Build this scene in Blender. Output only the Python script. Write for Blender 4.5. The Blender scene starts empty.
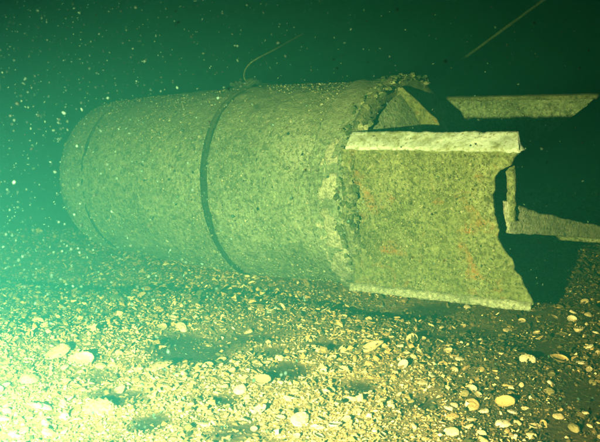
import bpy, math, random
import numpy as np
from mathutils import Matrix, Vector

SC = bpy.context.scene
COL = SC.collection
rng = np.random.default_rng(11)
random.seed(11)

# ------------------------------------------------------------------ camera
CAM_H, PITCH, FPX = 1.28, 0.2638, 934.8
cam = bpy.data.cameras.new('camera')
cam.sensor_width = 36.0
cam.lens = 36.0 * FPX / 600.0
cam.clip_start = 0.05
cam.clip_end = 300
co = bpy.data.objects.new('camera', cam)
COL.objects.link(co)
co.location = (0, 0, CAM_H)
co.rotation_euler = (math.pi / 2 - PITCH, 0, 0)
SC.camera = co
cam.dof.use_dof = True
cam.dof.focus_distance = 3.5
cam.dof.aperture_fstop = 8

# ------------------------------------------------------------------ world: almost no daylight reaches this depth
w = bpy.data.worlds.new('World')
SC.world = w
w.use_nodes = True
nt = w.node_tree
sky = nt.nodes.new('ShaderNodeTexSky')
sky.sky_type = 'NISHITA'
sky.sun_disc = False
sky.sun_elevation = math.radians(40)
sky.sun_rotation = math.radians(200)
nt.links.new(sky.outputs[0], nt.nodes['Background'].inputs[0])
nt.nodes['Background'].inputs[1].default_value = 0.0002

# ------------------------------------------------------------------ the diver's strobe that lights the picture
L = bpy.data.lights.new('dive_strobe_light', 'SPOT')
L.energy = 11600
L.color = (1.0, 0.65, 0.42)
L.spot_size = math.radians(69)
L.spot_blend = 0.8
L.shadow_soft_size = 0.035
lo = bpy.data.objects.new('dive_strobe_light', L)
COL.objects.link(lo)
lo.location = (-0.95, 0.10, 0.97)
AIM = Vector((-0.38, 2.45, -0.08))
lo.rotation_euler = (AIM - Vector(lo.location)).to_track_quat('-Z', 'Y').to_euler()

SC.view_settings.view_transform = 'Standard'
SC.view_settings.look = 'None'
SC.view_settings.exposure = 0.0
SC.view_settings.gamma = 1.0
SC.cycles.use_denoising = True
SC.cycles.max_bounces = 5
SC.cycles.volume_bounces = 1
SC.cycles.diffuse_bounces = 2
SC.cycles.glossy_bounces = 1
SC.cycles.transparent_max_bounces = 4


# ------------------------------------------------------------------ helpers
def hash3(ix, iy, iz, s):
    h = (ix.astype(np.int64) * 374761393 + iy.astype(np.int64) * 668265263 + iz.astype(np.int64) * 2147483647 + s * 1274126177) & 0xFFFFFFFF
    h = ((h ^ (h >> 13)) * 1274126177) & 0xFFFFFFFF
    h = ((h ^ (h >> 16)) * 2246822519) & 0xFFFFFFFF
    return ((h ^ (h >> 15)) & 0xFFFFFF) / float(0xFFFFFF)


def vnoise(P, s=0):
    F = np.floor(P)
    f = P - F
    f = f * f * (3 - 2 * f)
    I = F.astype(np.int64)
    r = 0
    for dx in (0, 1):
        for dy in (0, 1):
            for dz in (0, 1):
                wgt = (f[:, 0] if dx else 1 - f[:, 0]) * (f[:, 1] if dy else 1 - f[:, 1]) * (f[:, 2] if dz else 1 - f[:, 2])
                r = r + wgt * hash3(I[:, 0] + dx, I[:, 1] + dy, I[:, 2] + dz, s)
    return r * 2 - 1


def fbm(P, oct=4, s=0):
    P = np.asarray(P, float)
    a, t = 1.0, 0
    for k in range(oct):
        t = t + a * vnoise(P * 2 ** k + 17.3 * k, s + k)
        a *= 0.5
    return t / 1.9


def mesh_from(name, V, F, tint=None, smooth=True):
    """V (n,3); F list/array of equal-length faces, or a list of mixed faces"""
    me = bpy.data.meshes.new(name)
    if isinstance(F, np.ndarray):
        k = F.shape[1]
        me.vertices.add(len(V))
        me.vertices.foreach_set('co', np.ascontiguousarray(V, np.float32).ravel())
        me.loops.add(F.size)
        me.loops.foreach_set('vertex_index', F.astype(np.int32).ravel())
        me.polygons.add(len(F))
        me.polygons.foreach_set('loop_start', np.arange(0, F.size, k, dtype=np.int32))
        me.update(calc_edges=True)
        me.validate()
    else:
        me.from_pydata([tuple(v) for v in V], [], [tuple(f) for f in F])
    me.polygons.foreach_set('use_smooth', [smooth] * len(me.polygons))
    if tint is not None:
        at = me.color_attributes.new('tint', 'FLOAT_COLOR', 'POINT')
        c = np.ones((len(V), 4), np.float32)
        c[:, :tint.shape[1]] = tint
        at.data.foreach_set('color', c.ravel())
    me.update()
    return me


def obj(name, me, mat, parent=None):
    o = bpy.data.objects.new(name, me)
    COL.objects.link(o)
    if mat is not None and me is not None and not me.materials:
        me.materials.append(mat)
    if parent is not None:
        o.parent = parent
    return o


def tag(o, label=None, cat=None, group=None, kind=None):
    if label: o['label'] = label
    if cat: o['category'] = cat
    if group: o['group'] = group
    if kind: o['kind'] = kind
    return o


def grid_faces(nu, nv, wrap_v=False, base=0, flip=False):
    i, j = np.meshgrid(np.arange(nu - 1), np.arange(nv if wrap_v else nv - 1), indexing='ij')
    i, j = i.ravel(), j.ravel()
    j2 = (j + 1) % nv
    f = np.stack([i * nv + j, i * nv + j2, (i + 1) * nv + j2, (i + 1) * nv + j], 1) + base
    return f[:, ::-1] if flip else f


def tube(pts, r, n=8, jitter=0.0, seed=0):
    pts = np.asarray(pts, float)
    rr = np.broadcast_to(np.asarray(r, float), (len(pts),)).copy()
    T = np.gradient(pts, axis=0)
    T /= np.linalg.norm(T, axis=1)[:, None]
    ref = np.array([0.31, 0.17, 0.93])
    A = np.cross(T, ref); A /= np.linalg.norm(A, axis=1)[:, None]
    B = np.cross(T, A)
    t = np.arange(n) * 2 * math.pi / n
    V = pts[:, None, :] + rr[:, None, None] * (np.cos(t)[None, :, None] * A[:, None, :] + np.sin(t)[None, :, None] * B[:, None, :])
    V = V.reshape(-1, 3)
    if jitter:
        V = V + (V - np.repeat(pts, n, 0)) * jitter * fbm(V * 60, 2, seed)[:, None]
    F = [tuple(f) for f in grid_faces(len(pts), n, True)]
    F.append(tuple(range(n))[::-1]); F.append(tuple(range((len(pts) - 1) * n, len(pts) * n)))
    return V, F


def spline(P, n):
    P = np.asarray(P, float)
    t = np.linspace(0, len(P) - 1, n)
    Q = np.vstack([2 * P[0] - P[1], P, 2 * P[-1] - P[-2]])
    out = []
    for s in t:
        k = min(int(s), len(P) - 2); f = s - k
        a, b, c, d = Q[k:k + 4]
        out.append(0.5 * ((2 * b) + (c - a) * f + (2 * a - 5 * b + 4 * c - d) * f * f + (3 * b - a - 3 * c + d) * f ** 3))
    return np.array(out)


def px(x, y, d):
    """a point d metres in front of the camera (used while laying the place out)"""
    c, s = math.cos(PITCH), math.sin(PITCH)
    a, u = (x - 300) / FPX, (221 - y) / FPX
    return np.array([d * a, d * (c + u * s), CAM_H + d * (-s + u * c)])


def on_ground(x, y):
    c, s = math.cos(PITCH), math.sin(PITCH)
    u = (221 - y) / FPX
    d = CAM_H / (s - u * c)
    return d * (x - 300) / FPX, d * (c + u * s)


# ------------------------------------------------------------------ materials
def material(name):
    m = bpy.data.materials.new(name)
    m.use_nodes = True
    n = m.node_tree.nodes
    b = n['Principled BSDF']
    b.inputs['Roughness'].default_value = 0.92
    b.inputs['Specular IOR Level'].default_value = 0.08
    return m, m.node_tree, b


def noise_node(t, scale, detail=6, rough=0.6, vec=None, dist=0.0):
    n = t.nodes.new('ShaderNodeTexNoise')
    n.inputs['Scale'].default_value = scale
    n.inputs['Detail'].default_value = detail
    n.inputs['Roughness'].default_value = rough
    n.inputs['Distortion'].default_value = dist
    if vec is not None: t.links.new(vec, n.inputs['Vector'])
    return n


def ramp(t, src, stops):
    r = t.nodes.new('ShaderNodeValToRGB')
    e = r.color_ramp.elements
    while len(e) < len(stops): e.new(0.5)
    for k, (p, c) in enumerate(stops):
        e[k].position = p
        e[k].color = (c[0], c[1], c[2], 1) if hasattr(c, '__len__') else (c, c, c, 1)
    t.links.new(src, r.inputs[0])
    return r


def mix(t, fac, a, b, mode='MIX'):
    n = t.nodes.new('ShaderNodeMix')
    n.data_type = 'RGBA'
    n.blend_type = mode
    for s, v in ((n.inputs[0], fac), (n.inputs[6], a), (n.inputs[7], b)):
        if hasattr(v, 'node'): t.links.new(v, s)
        elif hasattr(v, '__len__'): s.default_value = (*v, 1)
        else: s.default_value = v
    return n.outputs[2]


def bump(t, b, h, dist=0.01, strength=1.0):
    n = t.nodes.new('ShaderNodeBump')
    n.inputs['Distance'].default_value = dist
    n.inputs['Strength'].default_value = strength
    t.links.new(h, n.inputs['Height'])
    t.links.new(n.outputs[0], b.inputs['Normal'])


def crust_material(name, dark, mid, pale, rust=None, scale=1.0, speck=0.62):
    """encrusted steel: silt film, olive turf, pale lime specks, optional rust blooms"""
    m, t, b = material(name)
    tc = t.nodes.new('ShaderNodeTexCoord').outputs['Object']
    big = noise_node(t, 4.5 * scale, 5, 0.6, tc)
    fine = noise_node(t, 64 * scale, 6, 0.7, tc)
    c = ramp(t, big.outputs['Fac'], [(0.32, dark), (0.5, mid), (0.72, [0.5 * (p + q) for p, q in zip(mid, pale)])]).outputs[0]
    f2 = ramp(t, fine.outputs['Fac'], [(0.34, 0.28), (0.5, 0.9), (0.68, 1.55)]).outputs[0]
    c = mix(t, 1.0, c, f2, 'MULTIPLY')
    v = noise_node(t, 120 * scale, 3, 0.6, tc, 0.4)
    sp = ramp(t, v.outputs['Fac'], [(speck, 0.0), (speck + 0.07, 1.0)]).outputs[0]
    c = mix(t, sp, c, pale)
    sc_ = noise_node(t, 13 * scale, 5, 0.72, tc, 1.2)
    c = mix(t, ramp(t, sc_.outputs['Fac'], [(0.575, 0.0), (0.625, 0.55)]).outputs[0], c, [0.75 * p for p in pale])
    pt = noise_node(t, 27 * scale, 4, 0.7, tc, 0.6)
    pits = ramp(t, pt.outputs['Fac'], [(0.36, 1.0), (0.42, 0.0)]).outputs[0]
    c = mix(t, pits, c, [0.8 * p for p in dark])
    geo = t.nodes.new('ShaderNodeNewGeometry')
    sep = t.nodes.new('ShaderNodeSeparateXYZ')
    t.links.new(geo.outputs['Normal'], sep.inputs[0])
    silt = ramp(t, sep.outputs['Z'], [(0.45, 0.0), (0.95, 0.6)]).outputs[0]
    c = mix(t, silt, c, (0.17, 0.21, 0.14))
    if rust is not None:
        r = noise_node(t, 7.5, 4, 0.55, tc, 0.8)
        rf = ramp(t, r.outputs['Fac'], [(0.56, 0.0), (0.68, 0.8)]).outputs[0]
        rr = noise_node(t, 60, 4, 0.7, tc)
        rf = mix(t, 1.0, rf, ramp(t, rr.outputs['Fac'], [(0.4, 0.25), (0.6, 1.0)]).outputs[0], 'MULTIPLY')
        c = mix(t, rf, c, rust)
    t.links.new(c, b.inputs['Base Color'])
    hh = mix(t, 0.4, mix(t, 0.5, fine.outputs['Fac'], v.outputs['Fac']), mix(t, 0.5, sc_.outputs['Fac'], pt.outputs['Fac']))
    bump(t, b, hh, 0.02, 1.0)
    return m


def tint_material(name, mul=1.0, grain=90):
    m, t, b = material(name)
    a = t.nodes.new('ShaderNodeAttribute')
    a.attribute_name = 'tint'
    tc = t.nodes.new('ShaderNodeTexCoord').outputs['Object']
    n = noise_node(t, grain, 4, 0.65, tc)
    f = ramp(t, n.outputs['Fac'], [(0.3, 0.6 * mul), (0.7, 1.2 * mul)]).outputs[0]
    t.links.new(mix(t, 1.0, a.outputs['Color'], f, 'MULTIPLY'), b.inputs['Base Color'])
    bump(t, b, n.outputs['Fac'], 0.004, 0.6)
    return m


M_BODY = crust_material('encrusted_casing', (0.10, 0.155, 0.115), (0.165, 0.245, 0.185), (0.34, 0.44, 0.37), speck=0.60)
M_PLATE = crust_material('rusty_plate', (0.078, 0.105, 0.05), (0.135, 0.18, 0.088), (0.28, 0.35, 0.22), rust=(0.27, 0.13, 0.035), speck=0.64)
M_RIM = crust_material('corroded_rim', (0.07, 0.10, 0.06), (0.15, 0.20, 0.125), (0.36, 0.43, 0.33), scale=1.4, speck=0.66)
M_LIME = crust_material('pale_lime_coat', (0.17, 0.23, 0.16), (0.30, 0.37, 0.30), (0.45, 0.53, 0.46), scale=1.3)
M_STRAP = crust_material('weedy_webbing', (0.018, 0.035, 0.022), (0.03, 0.055, 0.035), (0.07, 0.11, 0.07), scale=1.6, speck=0.7)
M_ROPE = crust_material('old_rope', (0.06, 0.10, 0.06), (0.10, 0.16, 0.10), (0.18, 0.26, 0.17), scale=2)
M_CRUST = tint_material('crust_growth')
M_GRAVEL = tint_material('shell_gravel')


def lime_material():
    m, t, b = material('white_lime_edge')
    tc = t.nodes.new('ShaderNodeTexCoord').outputs['Object']
    a = noise_node(t, 14, 6, 0.7, tc)
    f = noise_node(t, 70, 5, 0.7, tc)
    c = ramp(t, a.outputs['Fac'], [(0.36, (0.20, 0.25, 0.15)), (0.46, (0.34, 0.46, 0.42)), (0.58, (0.46, 0.60, 0.62)), (0.7, (0.54, 0.68, 0.72))]).outputs[0]
    c = mix(t, ramp(t, f.outputs['Fac'], [(0.36, 0.8), (0.47, 0.0)]).outputs[0], c, (0.16, 0.17, 0.085))
    t.links.new(c, b.inputs['Base Color'])
    bump(t, b, f.outputs['Fac'], 0.008, 0.8)
    return m


M_FLANGE = lime_material()


def seabed_material():
    m, t, b = material('dark_silt')
    tc = t.nodes.new('ShaderNodeTexCoord').outputs['Object']
    n1 = noise_node(t, 3, 6, 0.65, tc)
    n2 = noise_node(t, 70, 6, 0.7, tc)
    c = ramp(t, n1.outputs['Fac'], [(0.35, (0.20, 0.165, 0.075)), (0.6, (0.40, 0.315, 0.155))]).outputs[0]
    g = ramp(t, n2.outputs['Fac'], [(0.45, 0.7), (0.62, 1.5), (0.72, 3.4)]).outputs[0]
    at = t.nodes.new('ShaderNodeAttribute')
    at.attribute_name = 'tint'                              # darker in weed patches, farther off, and where strobe falloff is painted rightward
    c = mix(t, 1.0, c, at.outputs['Color'], 'MULTIPLY')
    t.links.new(mix(t, 1.0, c, g, 'MULTIPLY'), b.inputs['Base Color'])
    bump(t, b, n2.outputs['Fac'], 0.02, 0.8)
    return m


M_SEABED = seabed_material()

# ------------------------------------------------------------------ where the wreck lies
YAW, TILT, ROLL = 0.6014, 0.094, 0.0575
U = np.array([math.cos(YAW) * math.cos(TILT), -math.sin(YAW) * math.cos(TILT), math.sin(TILT)])
V0 = np.array([math.sin(YAW), math.cos(YAW), 0.0])
N0 = np.cross(U, V0)
VV = math.cos(ROLL) * V0 + math.sin(ROLL) * N0
NN = np.cross(U, VV)
C0 = np.array([0.4696, 3.9175, CAM_H - 0.9065])


def to_world(P):
    P = np.asarray(P, float)
    return C0 + P[..., 0:1] * U + P[..., 1:2] * VV + P[..., 2:3] * NN


def to_local(P):
    Q = np.asarray(P, float) - C0
    return np.stack([Q @ U, Q @ VV, Q @ NN], -1)


# ------------------------------------------------------------------ seabed
DARK = [(192, 345, .20, .085), (245, 333, .17, .05), (100, 380, .08, .03), (215, 358, .07, .03), (285, 372, .09, .035), (118, 400, .08, .03),
        (355, 385, .07, .03), (438, 330, .13, .05), (485, 322, .1, .05), (270, 352, .08, .03), (405, 300, .3, .05), (330, 345, .07, .03),
        (150, 425, .06, .03), (545, 345, .1, .06), (420, 400, .06, .03), (225, 400, .06, .025), (590, 395, .09, .08), (560, 430, .1, .05)]
DARKW = [(*on_ground(a, b), rx, ry) for a, b, rx, ry in DARK]


def ground_h(x, y):
    P = np.stack([x, y, np.zeros_like(x)], 1)
    h = 0.035 * fbm(P * 1.1, 3, 5) + 0.012 * fbm(P * 6, 2, 9)
    h = h - 0.30 * np.clip((y - 3.1) / 1.5, 0, 1) ** 1.2 * np.clip((0.25 - x) / 1.3, 0, 1)
    q = to_local(np.stack([x, y, np.full_like(x, 0.1)], 1))
    dist = np.abs(q[:, 1] + 0.36)
    along = 1 / (1 + np.exp(-(q[:, 0] + 2.9) * 4)) / (1 + np.exp((q[:, 0] - 0.8) * 6))
    h = h - 0.055 * np.exp(-(dist / 0.20) ** 2) * along
    for cx, cy, rx, ry in DARKW:
        h = h - 0.014 * np.exp(-((x - cx) / rx) ** 2 - ((y - cy) / (ry * 2.2)) ** 2)
    return h


def dark_mask(x, y):
    P = np.stack([x, y, np.zeros_like(x)], 1)
    wob = 0.9 * fbm(P * 9, 3, 21)
    m = np.zeros_like(x)
    for cx, cy, rx, ry in DARKW:
        d = ((x - cx) / rx) ** 2 + ((y - cy) / (ry * 2.0)) ** 2
        m = np.maximum(m, np.clip(1.25 - d + wob, 0, 1))
    m = np.maximum(m, np.clip((fbm(P * 4.2, 4, 33) - 0.42) * 5, 0, 1))
    return m


def weed_and_shade(x, y):
    return np.clip((x / np.maximum(y, 0.5) - 0.05) / 0.20, 0, 1)      # dark weed and grit towards the right, strobe falloff painted into the colour too


def axis_coords(lo_, hi_, fine_lo, fine_hi, step, grow=1.18):
    a = list(np.arange(fine_lo, fine_hi, step))
    s = step
    v = fine_hi
    while v < hi_:
        a.append(v); s *= grow; v += s
    a.append(hi_)
    s = step; v = fine_lo - s
    while v > lo_:
        a.insert(0, v); s *= grow; v -= s
    a.insert(0, lo_)
    return np.array(a)


gx = axis_coords(-60, 60, -2.4, 2.4, 0.022)
gy = axis_coords(-60, 60, 1.6, 5.6, 0.022)
GX, GY = np.meshgrid(gx, gy, indexing='ij')
gv = np.stack([GX.ravel(), GY.ravel(), ground_h(GX.ravel(), GY.ravel())], 1)
soil = (1 - 0.84 * np.maximum.reduce([dark_mask(gv[:, 0], gv[:, 1]), weed_and_shade(gv[:, 0], gv[:, 1]), 0.65 * np.clip((gv[:, 1] - 2.7) / 0.7, 0, 1)]))[:, None] * np.array([[1.0, 1.0, 1.0]])  # darker in weed patches and with distance; right-hand light falloff painted in
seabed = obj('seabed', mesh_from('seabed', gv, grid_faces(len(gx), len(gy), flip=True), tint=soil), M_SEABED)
tag(seabed, 'dark silty seabed under the shell gravel', kind='structure')

# shell gravel: far more chips than anybody could count
PALE = np.array([(0.60, 0.46, 0.24), (0.70, 0.58, 0.33), (0.47, 0.32, 0.135), (0.80, 0.70, 0.47), (0.53, 0.37, 0.165)])
DULL = np.array([(0.10, 0.10, 0.045), (0.17, 0.14, 0.06), (0.24, 0.20, 0.09), (0.065, 0.075, 0.035), (0.30, 0.22, 0.10)])


def chip_shapes(k, n, flat, rg):
    out = []
    for _ in range(k):
        t = (np.arange(n) + rg.uniform(-.3, .3, n)) * 2 * math.pi / n
        r = rg.uniform(0.65, 1.15, n)
        asp = rg.uniform(0.32, 0.95)
        rim = np.stack([r * np.cos(t), asp * r * np.sin(t), rg.uniform(-.12, .12, n)], 1)
        inn = rim * [0.58, 0.58, 0.3] + [0, 0, flat * rg.uniform(.7, 1.1)]
        bot = np.array([[0, 0, -flat * 0.45]])
        Vv = np.vstack([rim, inn, bot])
        F = []
        for i in range(n):
            j = (i + 1) % n
            F += [(i, j, n + j), (i, n + j, n + i), (j, i, 2 * n)]
        for i in range(1, n - 1):
            F.append((n, n + i, n + i + 1))
        out.append((Vv, np.array(F)))
    return out


def rot_matrices(yaw, tx, ty):
    cz, sz, cx, sx, cy, sy = np.cos(yaw), np.sin(yaw), np.cos(tx), np.sin(tx), np.cos(ty), np.sin(ty)
    z, o = np.zeros_like(cz), np.ones_like(cz)
    Rz = np.stack([np.stack([cz, -sz, z], -1), np.stack([sz, cz, z], -1), np.stack([z, z, o], -1)], 1)
    Rx = np.stack([np.stack([o, z, z], -1), np.stack([z, cx, -sx], -1), np.stack([z, sx, cx], -1)], 1)
    Ry = np.stack([np.stack([cy, z, sy], -1), np.stack([z, o, z], -1), np.stack([-sy, z, cy], -1)], 1)
    return Rz @ Rx @ Ry


def scatter(shapes, pos, size, R, tint):
    which = rng.integers(0, len(shapes), len(pos))
    VS, FS, TS, base = [], [], [], 0
    for k, (v, f) in enumerate(shapes):
        s = np.where(which == k)[0]
        if not len(s): continue
        W = np.einsum('nij,nvj->nvi', R[s], v[None] * size[s][:, None, None]) + pos[s][:, None, :]
        VS.append(W.reshape(-1, 3))
        FS.append((f[None] + (np.arange(len(s)) * len(v))[:, None, None] + base).reshape(-1, 3))
        TS.append(np.repeat(tint[s], len(v), 0))
        base += len(s) * len(v)
    return np.vstack(VS), np.vstack(FS), np.vstack(TS)


def frustum_points(n, y0, y1, k=1.0):
    y = y0 * (y1 / y0) ** (rng.random(n) ** k)
    return rng.uniform(-0.47, 0.47, n) * y * 1.05, y


cx_, cy_ = frustum_points(118000, 1.75, 5.6, 1.15)
sx_, sy_ = rng.uniform(-2.8, 2.8, 26000), rng.uniform(1.0, 5.4, 26000)
cx_, cy_ = np.r_[cx_, sx_], np.r_[cy_, sy_]
dm = dark_mask(cx_, cy_)
keep = rng.random(len(cx_)) > 0.86 * dm
q = to_local(np.stack([cx_, cy_, ground_h(cx_, cy_)], 1))
keep &= ~((np.hypot(q[:, 1], q[:, 2]) < 0.40) & (q[:, 0] > -2.2) & (q[:, 0] < 0))
cx_, cy_, dm = cx_[keep], cy_[keep], dm[keep]
n = len(cx_)
size = 0.0036 + 0.0066 * rng.random(n) ** 2 + (rng.random(n) < 0.10) * rng.uniform(0.003, 0.008, n) + (rng.random(n) < 0.02) * rng.uniform(0.005, 0.016, n)
size *= 0.84 * np.clip(cy_ / 2.8, 0.85, 1.9)
patch = fbm(np.stack([cx_, cy_, np.zeros(n)], 1) * 3.5, 3, 51)
far_dull = np.clip((cy_ - 2.75) / 0.7, 0, 1) * 0.48                     # fewer pale chips farther from the camera
weed_shade = weed_and_shade(cx_, cy_) * 0.66
pale = rng.random(n) < np.clip(0.80 + 0.35 * patch - 0.8 * dm - far_dull - weed_shade, 0.06, 0.94)
tint = np.where(pale[:, None], PALE[rng.integers(0, 5, n)], DULL[rng.integers(0, 5, n)] * (1 - 0.55 * weed_and_shade(cx_, cy_))[:, None]) * rng.uniform(0.75, 1.15, (n, 1))  # dull chips darken to the right, partly as painted lamp falloff
pos = np.stack([cx_, cy_, ground_h(cx_, cy_) + size * rng.uniform(-0.25, 0.7, n)], 1)
R = rot_matrices(rng.uniform(0, 6.28, n), rng.normal(0, .48, n), rng.normal(0, .48, n))
gv, gf, gt = scatter(chip_shapes(30, 4, 0.34, rng), pos, size, R, tint)
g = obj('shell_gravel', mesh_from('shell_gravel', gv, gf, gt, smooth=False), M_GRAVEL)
tag(g, 'loose gravel of broken shells and grit covering the seabed', 'gravel', kind='stuff')

# ------------------------------------------------------------------ the bomb
bomb = bpy.data.objects.new('bomb_casing', None)
COL.objects.link(bomb)
Mx = Matrix([[U[0], VV[0], NN[0], C0[0]], [U[1], VV[1], NN[1], C0[1]], [U[2], VV[2], NN[2], C0[2]], [0, 0, 0, 1]])
bomb.matrix_world = Mx
tag(bomb, 'huge encrusted metal bomb with finned tail lying half sunk on the shell bed', 'bomb')
RAD = 0.45


def radius(u):
    u = np.asarray(u, float)
    nose = np.clip((u + 1.95) / 0.25, 0, 1)
    r_nose = 0.392 * np.sqrt(np.clip(1 - (1 - nose) ** 2.1, 0, 1))
    r_mid = 0.392 + (RAD - 0.392) * np.clip((u + 1.70) / 0.95, 0, 1) ** 0.85
    return np.where(u < -1.70, r_nose, r_mid)


def revolve(us, rs, nt_=360, amp=0.004, fr=22, seed=3, t0=0.0, t1=2 * math.pi, wrap=True):
    t = np.linspace(t0, t1, nt_, endpoint=not wrap)
    uu, tt = np.meshgrid(us, t, indexing='ij')
    rr = np.repeat(np.asarray(rs, float)[:, None], nt_, 1)
    d = np.stack([np.zeros_like(tt), np.cos(tt), np.sin(tt)], -1).reshape(-1, 3)
    P = np.stack([uu, rr * np.cos(tt), rr * np.sin(tt)], -1).reshape(-1, 3)
    if amp:
        P = P + d * (amp * (fbm(P * fr, 3, seed) + 1.2 * fbm(P * fr * 0.18, 2, seed + 9)))[:, None]
    return P, grid_faces(len(us), nt_, wrap, flip=True)


us = np.r_[-1.95 + 0.25 * (1 - np.cos(np.linspace(0.02, math.pi / 2, 60))), np.linspace(-1.695, 0, 230)]
P, F = revolve(us, radius(us), 420, 0.0075, 24)
body = obj('hull', mesh_from('hull', P, F), M_BODY, bomb)

# faint dark seam band far down the nose
us = np.array([-1.612, -1.61, -1.60, -1.59, -1.588])
P, F = revolve(us, radius(us) + np.array([-0.007, 0.002, 0.004, 0.002, -0.007]), 240, 0.003, 30, 7)
obj('seam_band', mesh_from('seam_band', P, F), M_STRAP, bomb)

# collar before the tail end and its pale pads
us = np.linspace(-0.215, -0.045, 22)
P, F = revolve(us, radius(us) + 0.012 * np.r_[-1, np.ones(20), -1], 420, 0.006, 30, 12)
collar = obj('collar', mesh_from('collar', P, F), M_BODY, bomb)
pads = [(189, 24, 1.0), (213, 26, 1.1), (238, 22, 0.9), (166, 16, 0.6), (148, 16, 0.5)]
for k, (a, span, wd) in enumerate(pads):
    nu, nv_ = 36, 60
    hw = 0.058 * wd ** 0.5
    us = np.linspace(-0.12 - hw, -0.12 + hw, nu)
    ts = np.linspace(math.radians(a - span / 2), math.radians(a + span / 2), nv_)
    uu, tt = np.meshgrid(us, ts, indexing='ij')
    edge = np.minimum(1 - np.abs((uu + 0.12) / hw), 1 - np.abs((tt - ts.mean()) / (ts[-1] - ts.mean())))
    nz = fbm(np.stack([uu.ravel() * 40, tt.ravel() * 16, np.full(uu.size, k)], 1), 3, 40).reshape(uu.shape)
    hgt = np.clip((edge - 0.25 + 1.1 * nz) * 4, -2.6, 1)
    rr = RAD + 0.013 + 0.006 * hgt + 0.003 * nz
    P = np.stack([uu, rr * np.cos(tt), rr * np.sin(tt)], -1).reshape(-1, 3)
    pme = mesh_from('pad', P, grid_faces(nu, nv_, flip=True))
    tag(obj('pad', pme, M_LIME, collar), 'pale patch on the collar')

# lumpy corroded rim at the tail end
t = np.linspace(0, 2 * math.pi, 720, endpoint=False)
sec = [(-0.052, 0.43), (-0.047, 0.468), (-0.030, 0.478), (-0.012, 0.476), (0.0, 0.462), (0.004, 0.44), (-0.004, 0.40), (-0.02, 0.385)]
sec = [tuple(v) for v in np.stack([np.interp(np.linspace(0, 7, 29), range(8), [a[k] for a in sec]) for k in (0, 1)], 1)]
PP = []
for (u_, r_) in sec:
    PP.append(np.stack([np.full(720, u_), r_ * np.cos(t), r_ * np.sin(t)], 1))
PP = np.stack(PP, 0)
flat = PP.reshape(-1, 3)
nz = fbm(flat * 15, 4, 77)
dirn = flat * [0, 1, 1]; dirn /= np.linalg.norm(dirn, axis=1)[:, None]
flat = flat + dirn * (0.016 * nz)[:, None] + np.outer(0.007 * fbm(flat * 18, 3, 78), [1, 0, 0])
obj('end_rim', mesh_from('end_rim', flat, grid_faces(len(sec), 720, True, flip=True)), M_RIM, bomb)

# bulkhead closing the tail end, slightly recessed
rs = np.linspace(0.003, 0.41, 40)
tt = np.linspace(0, 2 * math.pi, 160, endpoint=False)
r2, t2 = np.meshgrid(rs, tt, indexing='ij')
P = np.stack([0.012 + 0.20 * (1 - (r2.ravel() / 0.41) ** 1.4), (r2 * np.cos(t2)).ravel(), (r2 * np.sin(t2)).ravel()], 1)
P[:, 0] += 0.008 * fbm(P * 22, 3, 91)
obj('bulkhead', mesh_from('bulkhead', P, grid_faces(40, 160, True, flip=False)), M_BODY, bomb)


def plate(name, rows, v0, thick, mat, parent, u0=-0.035, nu=110, seed=0, rag=0.012, amp=0.005, sub=150):
    """upright plate in the u-n plane: rows = [(n, u_end)] from the bottom edge to the top edge"""
    rows = np.array(rows, float)
    ns = np.linspace(rows[0, 0], rows[-1, 0], sub)
    ue = np.interp(ns, rows[:, 0], rows[:, 1])
    ue = ue + rag * fbm(np.stack([ns * 34, np.zeros(sub), np.full(sub, seed)], 1), 5, seed)
    s = np.linspace(0, 1, nu)
    uu = u0 + (ue[:, None] - u0) * s[None, :]
    n2 = np.repeat(ns[:, None], nu, 1)
    flat2 = np.stack([uu.ravel(), np.zeros(uu.size), n2.ravel()], 1)
    rel = amp * (fbm(flat2 * 24, 3, seed + 3) + 1.5 * fbm(flat2 * 5, 2, seed + 5))
    front = np.stack([uu.ravel(), v0 - thick / 2 + rel, n2.ravel()], 1)
    back = np.stack([uu.ravel(), v0 + thick / 2 + rel, n2.ravel()], 1)
    k = sub * nu
    Fq = [grid_faces(sub, nu, flip=True), grid_faces(sub, nu, base=k)]
    ring = np.r_[np.arange(nu), np.arange(2 * nu - 1, k, nu), np.arange(k - 2, k - nu - 1, -1), np.arange(k - 2 * nu, -1, -nu)]
    r1 = np.roll(ring, -1)
    Fq.append(np.stack([ring, r1, r1 + k, ring + k], 1))
    return obj(name, mesh_from(name, np.vstack([front, back]), np.vstack(Fq)), mat, parent)


def bar(name, prof, u0, u1, mat, parent, nu=130, seed=0, amp=0.004, slant=0.0, skew=0.0):
    """bar along u with a closed (v, n) profile"""
    prof = np.array(prof, float)
    dense = []
    for a, b in zip(prof, np.roll(prof, -1, 0)):
        m_ = max(2, int(np.linalg.norm(b - a) / 0.009))
        dense += [a + (b - a) * i / m_ for i in range(m_)]
    dense = np.array(dense); k = len(dense)
    s = np.linspace(u0, u1, nu)
    P = np.stack([np.repeat(s, k), np.tile(dense[:, 0], nu), np.tile(dense[:, 1], nu)], 1)
    P[:, 0] += slant * np.tile(dense[:, 1] - dense[:, 1].mean(), nu) * ((P[:, 0] - u0) / (u1 - u0))
    P[:, 2] += skew * (P[:, 0] - u0)
    d = np.stack([fbm(P * 30, 3, seed), fbm(P * 30, 3, seed + 5), fbm(P * 30, 3, seed + 9)], 1)
    P = P + amp * d
    F = [tuple(f) for f in grid_faces(nu, k, True)] + [tuple(range(k))[::-1], tuple(range((nu - 1) * k, nu * k))]
    me = mesh_from(name, P, F)
    return obj(name, me, mat, parent)


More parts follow.
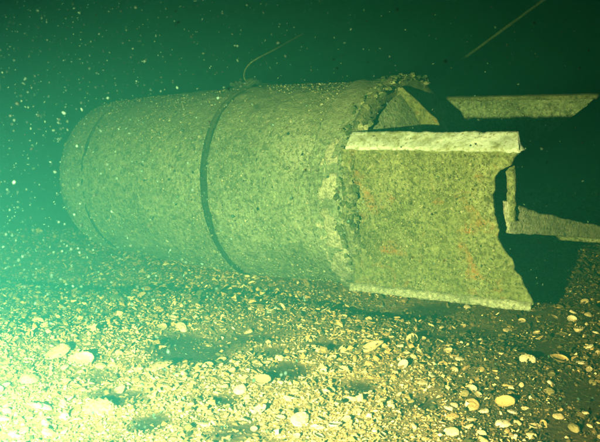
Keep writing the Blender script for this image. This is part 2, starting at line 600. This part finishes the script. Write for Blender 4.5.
VN, VF, HP = -0.426, 0.426, 0.302
near = plate('tail_plate', [(-HP, .70), (-.27, .685), (-.16, .635), (-.07, .585), (.05, .575), (.16, .575), (.19, .60), (.21, .64), (.235, .655), (HP - .043, .675)],
             VN, 0.022, M_PLATE, bomb, u0=-0.045, seed=2, rag=0.015, sub=220)
near['label'] = 'nearer tail plate, blotched with rust, ragged trailing edge'
bar('flange', [(VN - 0.018, HP - .044), (VN - 0.020, HP - 0.034), (VN + 0.045, HP + 0.016), (VN + 0.052, HP + .012), (VN + 0.05, HP - .044)], -0.02, 0.675, M_FLANGE, near, seed=4, slant=-0.45, amp=0.008)
bar('flange', [(VN - 0.034, -HP - 0.016), (VN - 0.026, -HP + 0.006), (VN - .008, -HP + 0.014), (VN + .015, -HP + .004), (VN + .015, -HP - .018)], -0.06, 0.70, M_LIME, near, seed=6, amp=.007)
far = plate('tail_plate', [(-HP, .72), (-.275, .62), (-.16, .14), (-.10, .10), (0.0, .20), (.05, .31), (.27, .645), (HP, .685)],
            VF, 0.022, M_BODY, bomb, u0=-0.02, seed=8, rag=0.014)
far['label'] = 'farther tail plate with deeply notched trailing edge'
bar('flange', [(VF - .013, HP - .004), (VF - .013, HP + .012), (VF + .02, HP + .016), (VF + .05, HP - .004)], -0.02, 0.685, M_RIM, far, seed=14)
bar('flange', [(VF - .055, -HP - .012), (VF - .055, -HP + .006), (VF + .02, -HP + .006), (VF + .02, -HP - .012)], -0.02, 0.72, M_RIM, far, seed=16)

# upright gusset in the middle of the tail and the post it carries
web = plate('gusset', [(-.30, .10), (-.12, .24), (.12, .27), (.30, .165), (.435, .016)], -0.02, 0.016, M_PLATE, bomb, u0=-0.02, seed=20, rag=0.006, nu=60)
P, F = tube(spline([(0.0, 0.0, 0.02), (0.25, 0.0, 0.02), (0.47, 0.0, 0.02)], 30), 0.03, 14, 0.35, 13)
shaft = obj('shaft', mesh_from('shaft', P, F), M_RIM, bomb)
P, F = tube(spline([(0.585, -0.31, -0.03), (0.590, -0.30, 0.11), (0.584, -0.30, 0.20)], 40), 0.017, 12, 0.5, 3)
post = obj('post', mesh_from('post', P, F), M_PLATE, bomb)
A_, B_ = np.linspace(0, 1, 46), np.linspace(0, 1, 12)
a2, b2 = np.meshgrid(A_, B_, indexing='ij')
lo_n = -0.07 + (-0.305 + 0.07) * a2
hi_n = 0.05 + (-0.255 - 0.05) * a2 ** 0.9
ctr = np.stack([0.575 + 0.145 * a2, -0.33 + 0.74 * a2, lo_n + (hi_n - lo_n) * b2], -1).reshape(-1, 3)
ctr[:, 2] += 0.010 * fbm(ctr * 22, 3, 55)
wob = 0.004 * fbm(ctr * 26, 3, 56)
side = np.array([0.98, -0.19, 0.0])
k_ = len(ctr)
brace_v = np.vstack([ctr + side * (0.010 + wob)[:, None], ctr - side * (0.010 - wob)[:, None]])
edge_ = np.r_[np.arange(12), np.arange(23, k_, 12), np.arange(k_ - 2, k_ - 13, -1), np.arange(k_ - 24, -1, -12)]
e2 = np.roll(edge_, -1)
brace_f = np.vstack([grid_faces(46, 12, flip=True), grid_faces(46, 12, base=k_), np.stack([edge_, e2, e2 + k_, edge_ + k_], 1)])
obj('brace', mesh_from('brace', brace_v, brace_f), M_LIME, bomb)

# growth over the casing: thousands of little lumps, one part
n = 22000
ku = rng.uniform(-1.85, -0.0, n); ka = rng.uniform(math.radians(70), math.radians(275), n)
rr = radius(ku)
dirs = np.stack([np.zeros(n), np.cos(ka), np.sin(ka)], 1)
size = 0.0026 + 0.0040 * rng.random(n) ** 2.5 + (rng.random(n) < 0.03) * 0.005
cl = fbm(np.stack([ku * 5, ka * 3, np.zeros(n)], 1), 3, 61)
keep = (rng.random(n) < 0.62 + 0.6 * cl) & ~((ku > -0.80) & (ku < -0.75) & (rng.random(n) < .75)) & ~((ku > -1.615) & (ku < -1.585) & (rng.random(n) < .5))
lift_ = size * 0.15 + 0.012 * ((ku > -0.80) & (ku < -0.75))
pos = np.stack([ku, rr * dirs[:, 1], rr * dirs[:, 2]], 1) + dirs * lift_[:, None]
# nodules along the rim
n2 = 1700
ra = rng.uniform(math.radians(60), math.radians(290), n2)
d2 = np.stack([np.zeros(n2), np.cos(ra), np.sin(ra)], 1)
s2 = 0.004 + 0.018 * rng.random(n2) ** 4
r2_ = rng.uniform(0.452, 0.478, n2)
p2 = np.stack([rng.normal(-0.025, 0.022, n2), r2_ * d2[:, 1], r2_ * d2[:, 2]], 1)
# growth on the near plate
n3 = 3800
p3 = np.stack([rng.uniform(-0.01, 0.57, n3), np.full(n3, VN - 0.013), rng.uniform(-HP, HP - 0.055, n3)], 1)
d3 = np.tile([0, -1.0, 0], (n3, 1))
s3 = 0.0025 + 0.0045 * rng.random(n3) ** 2.5


def frames(d, r):
    ref = np.tile([0.9, 0.21, 0.13], (len(d), 1))
    a = np.cross(d, ref); a /= np.linalg.norm(a, axis=1)[:, None]
    b = np.cross(d, a)
    th = r.uniform(0, 6.28, len(d))[:, None]
    a2 = a * np.cos(th) + b * np.sin(th)
    b2 = np.cross(d, a2)
    return np.stack([a2, b2, d], -1)


CR = np.array([(0.26, 0.32, 0.235), (0.38, 0.45, 0.37), (0.17, 0.22, 0.14), (0.11, 0.15, 0.09), (0.21, 0.26, 0.17)])
CD = np.array([(0.08, 0.12, 0.07), (0.05, 0.085, 0.045), (0.14, 0.19, 0.11), (0.25, 0.31, 0.21), (0.10, 0.14, 0.075)])
allp = np.vstack([pos[keep], p2, p3]); alld = np.vstack([dirs[keep], d2, d3]); alls = np.r_[size[keep], s2, s3]
allt = np.vstack([CR[rng.integers(0, 5, keep.sum())], CD[rng.integers(0, 5, n2)], CR[rng.integers(0, 5, n3)] * [0.70, .70, .56]])
allt = allt * rng.uniform(0.8, 1.15, (len(allt), 1))
gv, gf, gt = scatter(chip_shapes(14, 5, 0.6, rng), allp, alls, frames(alld, rng), allt)
cr = obj('crust_growth', mesh_from('crust_growth', gv, gf, gt, smooth=False), M_CRUST, bomb)
cr['kind'] = 'stuff'

# ------------------------------------------------------------------ webbing strap round the casing with its line
strap = bpy.data.objects.new('lifting_strap', None)
COL.objects.link(strap)
strap.matrix_world = Mx
tag(strap, 'dark weed-grown strap looped round the bomb, thin line trailing from its knot', 'strap')
us = np.array([-0.792, -0.790, -0.782, -0.767, -0.759, -0.757])
P, F = revolve(us, radius(us) + np.array([-0.006, 0.009, 0.013, 0.013, 0.009, -0.006]), 300, 0.003, 26, 31)
P[:, 0] += 0.012 * np.sin(np.arctan2(P[:, 2], P[:, 1]) * 2 + 0.6)
obj('loop', mesh_from('loop', P, F), M_STRAP, strap)
ktop = np.array([-0.775, -0.10, 0.455])
kn = []
for k in range(26):
    a = k * 0.9
    kn.append(ktop + [0.05 * math.sin(a * 0.7) + 0.0022 * k, 0.05 * math.cos(a), 0.012 + 0.022 * abs(math.sin(a * 1.3))])
P, F = tube(spline(kn, 120), 0.010, 7, 0.5, 5)
obj('knot', mesh_from('knot', P, F), M_STRAP, strap)
pts = [to_local(px(a, b, d)) for a, b, d in ((247, 85, 4.27), (244, 74, 4.25), (252, 62, 4.2), (276, 49, 4.3), (290, 41, 4.45), (303, 34, 4.6))]
P, F = tube(spline(pts, 90), 0.0036, 6, 0.5, 8)
obj('trailing_line', mesh_from('trailing_line', P, F), M_ROPE, strap)

# taut rope behind the tail
A, B = px(455, 65, 5.1), px(530, 10, 4.9)
D = (B - A)
lo_t = -(A[2] + 0.02) / D[2]
pts = [A + D * s for s in np.linspace(lo_t, 9.0, 120)]
P, F = tube(pts, 0.008, 8, 0.3, 9)
rope = obj('mooring_rope', mesh_from('mooring_rope', P, F), M_ROPE)
tag(rope, 'taut pale rope slanting up through the dark water behind the tail', 'rope')


# ------------------------------------------------------------------ whole shells lying on the gravel
def shell_mesh(kind, seed):
    rg = np.random.default_rng(seed)
    na, nr = 26, 11
    a = np.linspace(0, 2 * math.pi, na, endpoint=False)
    if kind == 'cockle':
        out = 1 + 0.05 * np.cos(a); dome, asp, rib = 0.52, 0.92, 0.075
    elif kind == 'scallop':
        out = 1 + 0.03 * np.cos(a); dome, asp, rib = 0.28, 1.0, 0.085
    elif kind == 'oyster':
        out = 1 + 0.20 * fbm(np.stack([np.cos(a) * 1.5, np.sin(a) * 1.5, np.full(na, seed * 3.1)], 1), 3, seed); dome, asp, rib = 0.26, 0.72, 0.0
    else:
        out = 1 + 0.10 * np.cos(a); dome, asp, rib = 0.42, 0.50, 0.0
    out = out * (1 + 0.10 * fbm(np.stack([np.cos(a) * 3, np.sin(a) * 3, np.full(na, seed * 1.7)], 1), 2, seed + 3))
    V = []
    hinge = np.array([-0.72, 0.0])
    for s in (1, -1):                                      # outside, then the hollow inside
        for i in range(nr):
            k = (i + (0.15 if i == 0 else 0)) / (nr - 1)
            x = hinge[0] * (1 - k) + out * np.cos(a) * k
            y = out * np.sin(a) * asp * k
            z = dome * (1 - k ** 2.0) ** 0.8 * (1.0 if s > 0 else 0.86) - (0.0 if s > 0 else 0.035)
            z = z + (rib * np.cos(a * 13) * k + 0.035 * math.sin(k * 15 + seed) * (1 + 0.5 * np.cos(a * 2 + seed)) if s > 0 else 0) + 0.03 * fbm(np.stack([x * 3, y * 3, np.full(na, seed)], 1), 2, seed)
            V.append(np.stack([x, y, z], 1))
    V = np.vstack(V)
    m_ = nr * na
    F = [tuple(f) for f in grid_faces(nr, na, True)] + [tuple(f) for f in grid_faces(nr, na, True, base=m_, flip=True)]
    o = (nr - 1) * na
    F += [(o + i, o + (i + 1) % na, o + m_ + (i + 1) % na, o + m_ + i) for i in range(na)]
    F.append(tuple(range(na))[::-1]); F.append(tuple(range(m_, m_ + na)))
    return mesh_from(kind + '_shell', V, F)


def shell_material(name, a, b_, band=14):
    m, t, b = material(name)
    tc = t.nodes.new('ShaderNodeTexCoord').outputs['Object']
    d = t.nodes.new('ShaderNodeVectorMath'); d.operation = 'DISTANCE'
    t.links.new(tc, d.inputs[0]); d.inputs[1].default_value = (-0.72, 0, 0)
    wv = t.nodes.new('ShaderNodeMath'); wv.operation = 'MULTIPLY'
    t.links.new(d.outputs['Value'], wv.inputs[0]); wv.inputs[1].default_value = band
    nz = noise_node(t, 1.0, 3, 0.6)
    cb = t.nodes.new('ShaderNodeCombineXYZ')
    t.links.new(wv.outputs[0], cb.inputs[0])
    t.links.new(cb.outputs[0], nz.inputs['Vector'])
    n2 = noise_node(t, 3.5, 5, 0.65, tc)
    f = mix(t, 0.45, nz.outputs['Fac'], n2.outputs['Fac'])
    c = ramp(t, f, [(0.38, b_), (0.58, a)]).outputs[0]
    n3 = noise_node(t, 9, 4, 0.7, tc)
    c = mix(t, ramp(t, n3.outputs['Fac'], [(0.56, 0), (0.66, 0.7)]).outputs[0], c, (0.13, 0.125, 0.05))
    t.links.new(c, b.inputs['Base Color'])
    b.inputs['Roughness'].default_value = 0.6
    b.inputs['Specular IOR Level'].default_value = 0.2
    bump(t, b, f, 0.05, 0.4)
    return m


SM = {'cream': shell_material('cream_shell', (0.62, 0.53, 0.35), (0.42, 0.33, 0.19)),
      'white': shell_material('white_shell', (0.74, 0.69, 0.56), (0.50, 0.43, 0.30)),
      'tan': shell_material('tan_shell', (0.52, 0.40, 0.20), (0.36, 0.25, 0.10)),
      'olive': shell_material('olive_shell', (0.24, 0.21, 0.10), (0.14, 0.13, 0.055))}
MESH = {}
for kind in ('cockle', 'scallop', 'oyster', 'mussel'):
    for colr in SM:
        for k in range(2):
            me = shell_mesh(kind, 5 + k * 7 + len(colr) + len(kind))
            me.materials.append(SM[colr])
            MESH[kind, colr, k] = me


def place_shell(kind, colr, x, y, size, label, group, yaw=None, cup=None, lift=0.35):
    me = MESH[kind, colr, random.randrange(2)]
    o = bpy.data.objects.new(kind + '_shell', me)
    COL.objects.link(o)
    z = float(ground_h(np.array([x]), np.array([y]))[0])
    up = (random.random() < 0.3) if cup is None else cup
    o.rotation_euler = (random.gauss(0, .25) + (math.pi if up else 0), random.gauss(0, .22), random.uniform(0, 6.28) if yaw is None else yaw)
    s = size / 2
    o.scale = (s, s, s * random.uniform(.8, 1.15))
    o.location = (x, y, z + s * (0.42 if up else 0.06) + 0.006 * lift)
    tag(o, label, 'shell', group)
    return o


BIG = [  # pixel the shell shows at, kind, colour, length in metres, label
    (160, 370, 'scallop', 'cream', .100, 'largest rounded cream shell, just left of the dark weed-grown hollow'),
    (55, 358, 'oyster', 'cream', .115, 'broad pale oyster shell half buried near the left edge'),
    (82, 369, 'scallop', 'white', .085, 'rounded white shell touching the broad oyster at left'),
    (100, 412, 'scallop', 'cream', .095, 'wide cream shell bleached by light, bottom left corner'),
    (93, 325, 'mussel', 'cream', .070, 'slender pale shell lying alone, above the left oyster'),
    (182, 324, 'mussel', 'white', .075, 'slender white shell at the upper end of the dark hollow'),
    (528, 359, 'scallop', 'white', .058, 'bright white shell in the dim right half, beside a flat tan shell'),
    (560, 359, 'oyster', 'tan', .068, 'flat tan oyster shell in shade right of a bright white shell'),
    (472, 404, 'oyster', 'tan', .066, 'oval tan oyster shell in the lower right gravel'),
    (503, 422, 'cockle', 'white', .052, 'small domed white shell at the lower right'),
    (505, 403, 'oyster', 'tan', .060, 'tan shell just above the domed white shell, lower right'),
    (412, 342, 'cockle', 'cream', .045, 'domed cream shell standing clear under the tail plate'),
    (372, 353, 'mussel', 'cream', .085, 'long cream shell in the middle, below the collar'),
    (262, 385, 'scallop', 'cream', .060, 'rounded cream shell at the bottom middle'),
    (300, 425, 'oyster', 'white', .075, 'white broken oyster shell at the bottom edge, middle'),
    (40, 412, 'oyster', 'white', .090, 'white oyster shell in the brightest corner, bottom left'),
    (575, 424, 'mussel', 'olive', .062, 'dull olive shell in the dark bottom right corner'),
    (30, 385, 'cockle', 'cream', .070, 'plump cream shell below the left oyster'),
]
taken = []
for a, b, kind, colr, sz, lab in BIG:
    x, y = on_ground(a, b)
    place_shell(kind, colr, x, y, sz, lab, 'large shells on the seabed', cup=(sz in (.085, .068, .060, .045)), lift=0.2)
    taken.append((x, y, sz))
KINDS = [('cockle', 'cream', 'small domed cream cockle shell among the shell gravel'), ('cockle', 'white', 'small domed white cockle shell among the shell gravel'),
         ('scallop', 'cream', 'small flattish cream scallop shell among the shell gravel'), ('oyster', 'cream', 'small rough cream oyster shell among the shell gravel'),
         ('oyster', 'tan', 'small rough tan oyster shell among the shell gravel'), ('mussel', 'cream', 'small narrow cream shell among the shell gravel'),
         ('mussel', 'tan', 'small narrow tan shell among the shell gravel'), ('scallop', 'white', 'small flattish white scallop shell among the shell gravel'),
         ('oyster', 'olive', 'small rough olive oyster shell among the shell gravel')]
cnt = 0
while cnt < 282:
    a, b = random.uniform(-10, 610), 300 + 142 * random.random() ** 0.75
    x, y = on_ground(a, b)
    if random.random() < 0.8 * float(dark_mask(np.array([x]), np.array([y]))[0]): continue
    sz = random.uniform(.020, .036) + (random.random() < .2) * random.uniform(.008, .016)
    if any((x - p) ** 2 + (y - q_) ** 2 < (0.5 * (sz + s_)) ** 2 for p, q_, s_ in taken): continue
    kd, cl_, lab = KINDS[min(int(random.random() ** 1.2 * 9), 8)]
    zone = ('at the far left', 'left of the strap', 'below the strap', 'below the collar', 'below the tail plates', 'at the far right')[min(5, max(0, int((a + 10) / 104)))]
    band = 'close to the bomb' if b < 345 else ('midway down the gravel' if b < 395 else 'near the bottom edge')
    place_shell(kd, cl_, x, y, sz, lab.replace('among the shell gravel', 'in gravel ' + zone + ', ' + band), cl_ + ' ' + kd + ' shells in the gravel')
    taken.append((x, y, sz)); cnt += 1

# ------------------------------------------------------------------ flecks drifting in the water
n = 32000
d = rng.uniform(1.35, 6.0, n)
a, b = rng.uniform(-160, 760, n), rng.uniform(-90, 470, n)
c, s = math.cos(PITCH), math.sin(PITCH)
ax, up = (a - 300) / FPX, (221 - b) / FPX
P = np.stack([d * ax, d * (c + up * s), CAM_H + d * (-s + up * c)], 1)
q = to_local(P)
ok = (rng.random(len(a)) < np.clip(1.0 - a / 380, 0.2, 1)) & (P[:, 2] > 0.08) & ~((np.hypot(q[:, 1], q[:, 2]) < 0.55) & (q[:, 0] < 0.8) & (q[:, 0] > -2.9))
P = P[ok]; d = d[ok]; n = len(P)
size = rng.uniform(0.0012, 0.0028, n) + 0.0040 * rng.random(n) ** 7
size *= np.clip(d / 2.2, 0.5, 1.5)
R = rot_matrices(rng.uniform(0, 6.28, n), rng.uniform(0, 3, n), rng.uniform(0, 3, n))
gv, gf, gt = scatter(chip_shapes(8, 6, 0.5, rng), P, size, R, np.tile([0.026, 0.068, 0.058], (n, 1)) * rng.uniform(.25, 2.0, (n, 1)))
f = obj('drifting_flecks', mesh_from('drifting_flecks', gv, gf, gt), M_CRUST)
tag(f, 'pale flecks of marine snow drifting in the green water', 'flecks', kind='stuff')

# ------------------------------------------------------------------ the turbid green water itself
m = bpy.data.materials.new('turbid_water')
m.use_nodes = True
t = m.node_tree
t.nodes.clear()
out = t.nodes.new('ShaderNodeOutputMaterial')
pv = t.nodes.new('ShaderNodeVolumePrincipled')
pv.inputs['Color'].default_value = (0.007, 0.088, 0.100, 1)
pv.inputs['Density'].default_value = 0.50
pv.inputs['Anisotropy'].default_value = 0.1
pv.inputs['Absorption Color'].default_value = (0.19, 0.31, 0.10, 1)
t.links.new(pv.outputs[0], out.inputs['Volume'])
X, Y0, Y1, Z0, Z1 = 66, -66, 66, -1.2, 13
Vb = [(-X, Y0, Z0), (X, Y0, Z0), (X, Y1, Z0), (-X, Y1, Z0), (-X, Y0, Z1), (X, Y0, Z1), (X, Y1, Z1), (-X, Y1, Z1)]
Fb = [(0, 3, 2, 1), (4, 5, 6, 7), (0, 1, 5, 4), (1, 2, 6, 5), (2, 3, 7, 6), (3, 0, 4, 7)]
hz = obj('haze', mesh_from('haze', np.array(Vb, float), Fb, smooth=False), m)
tag(hz, 'turbid green sea water filling the whole place', kind='stuff')
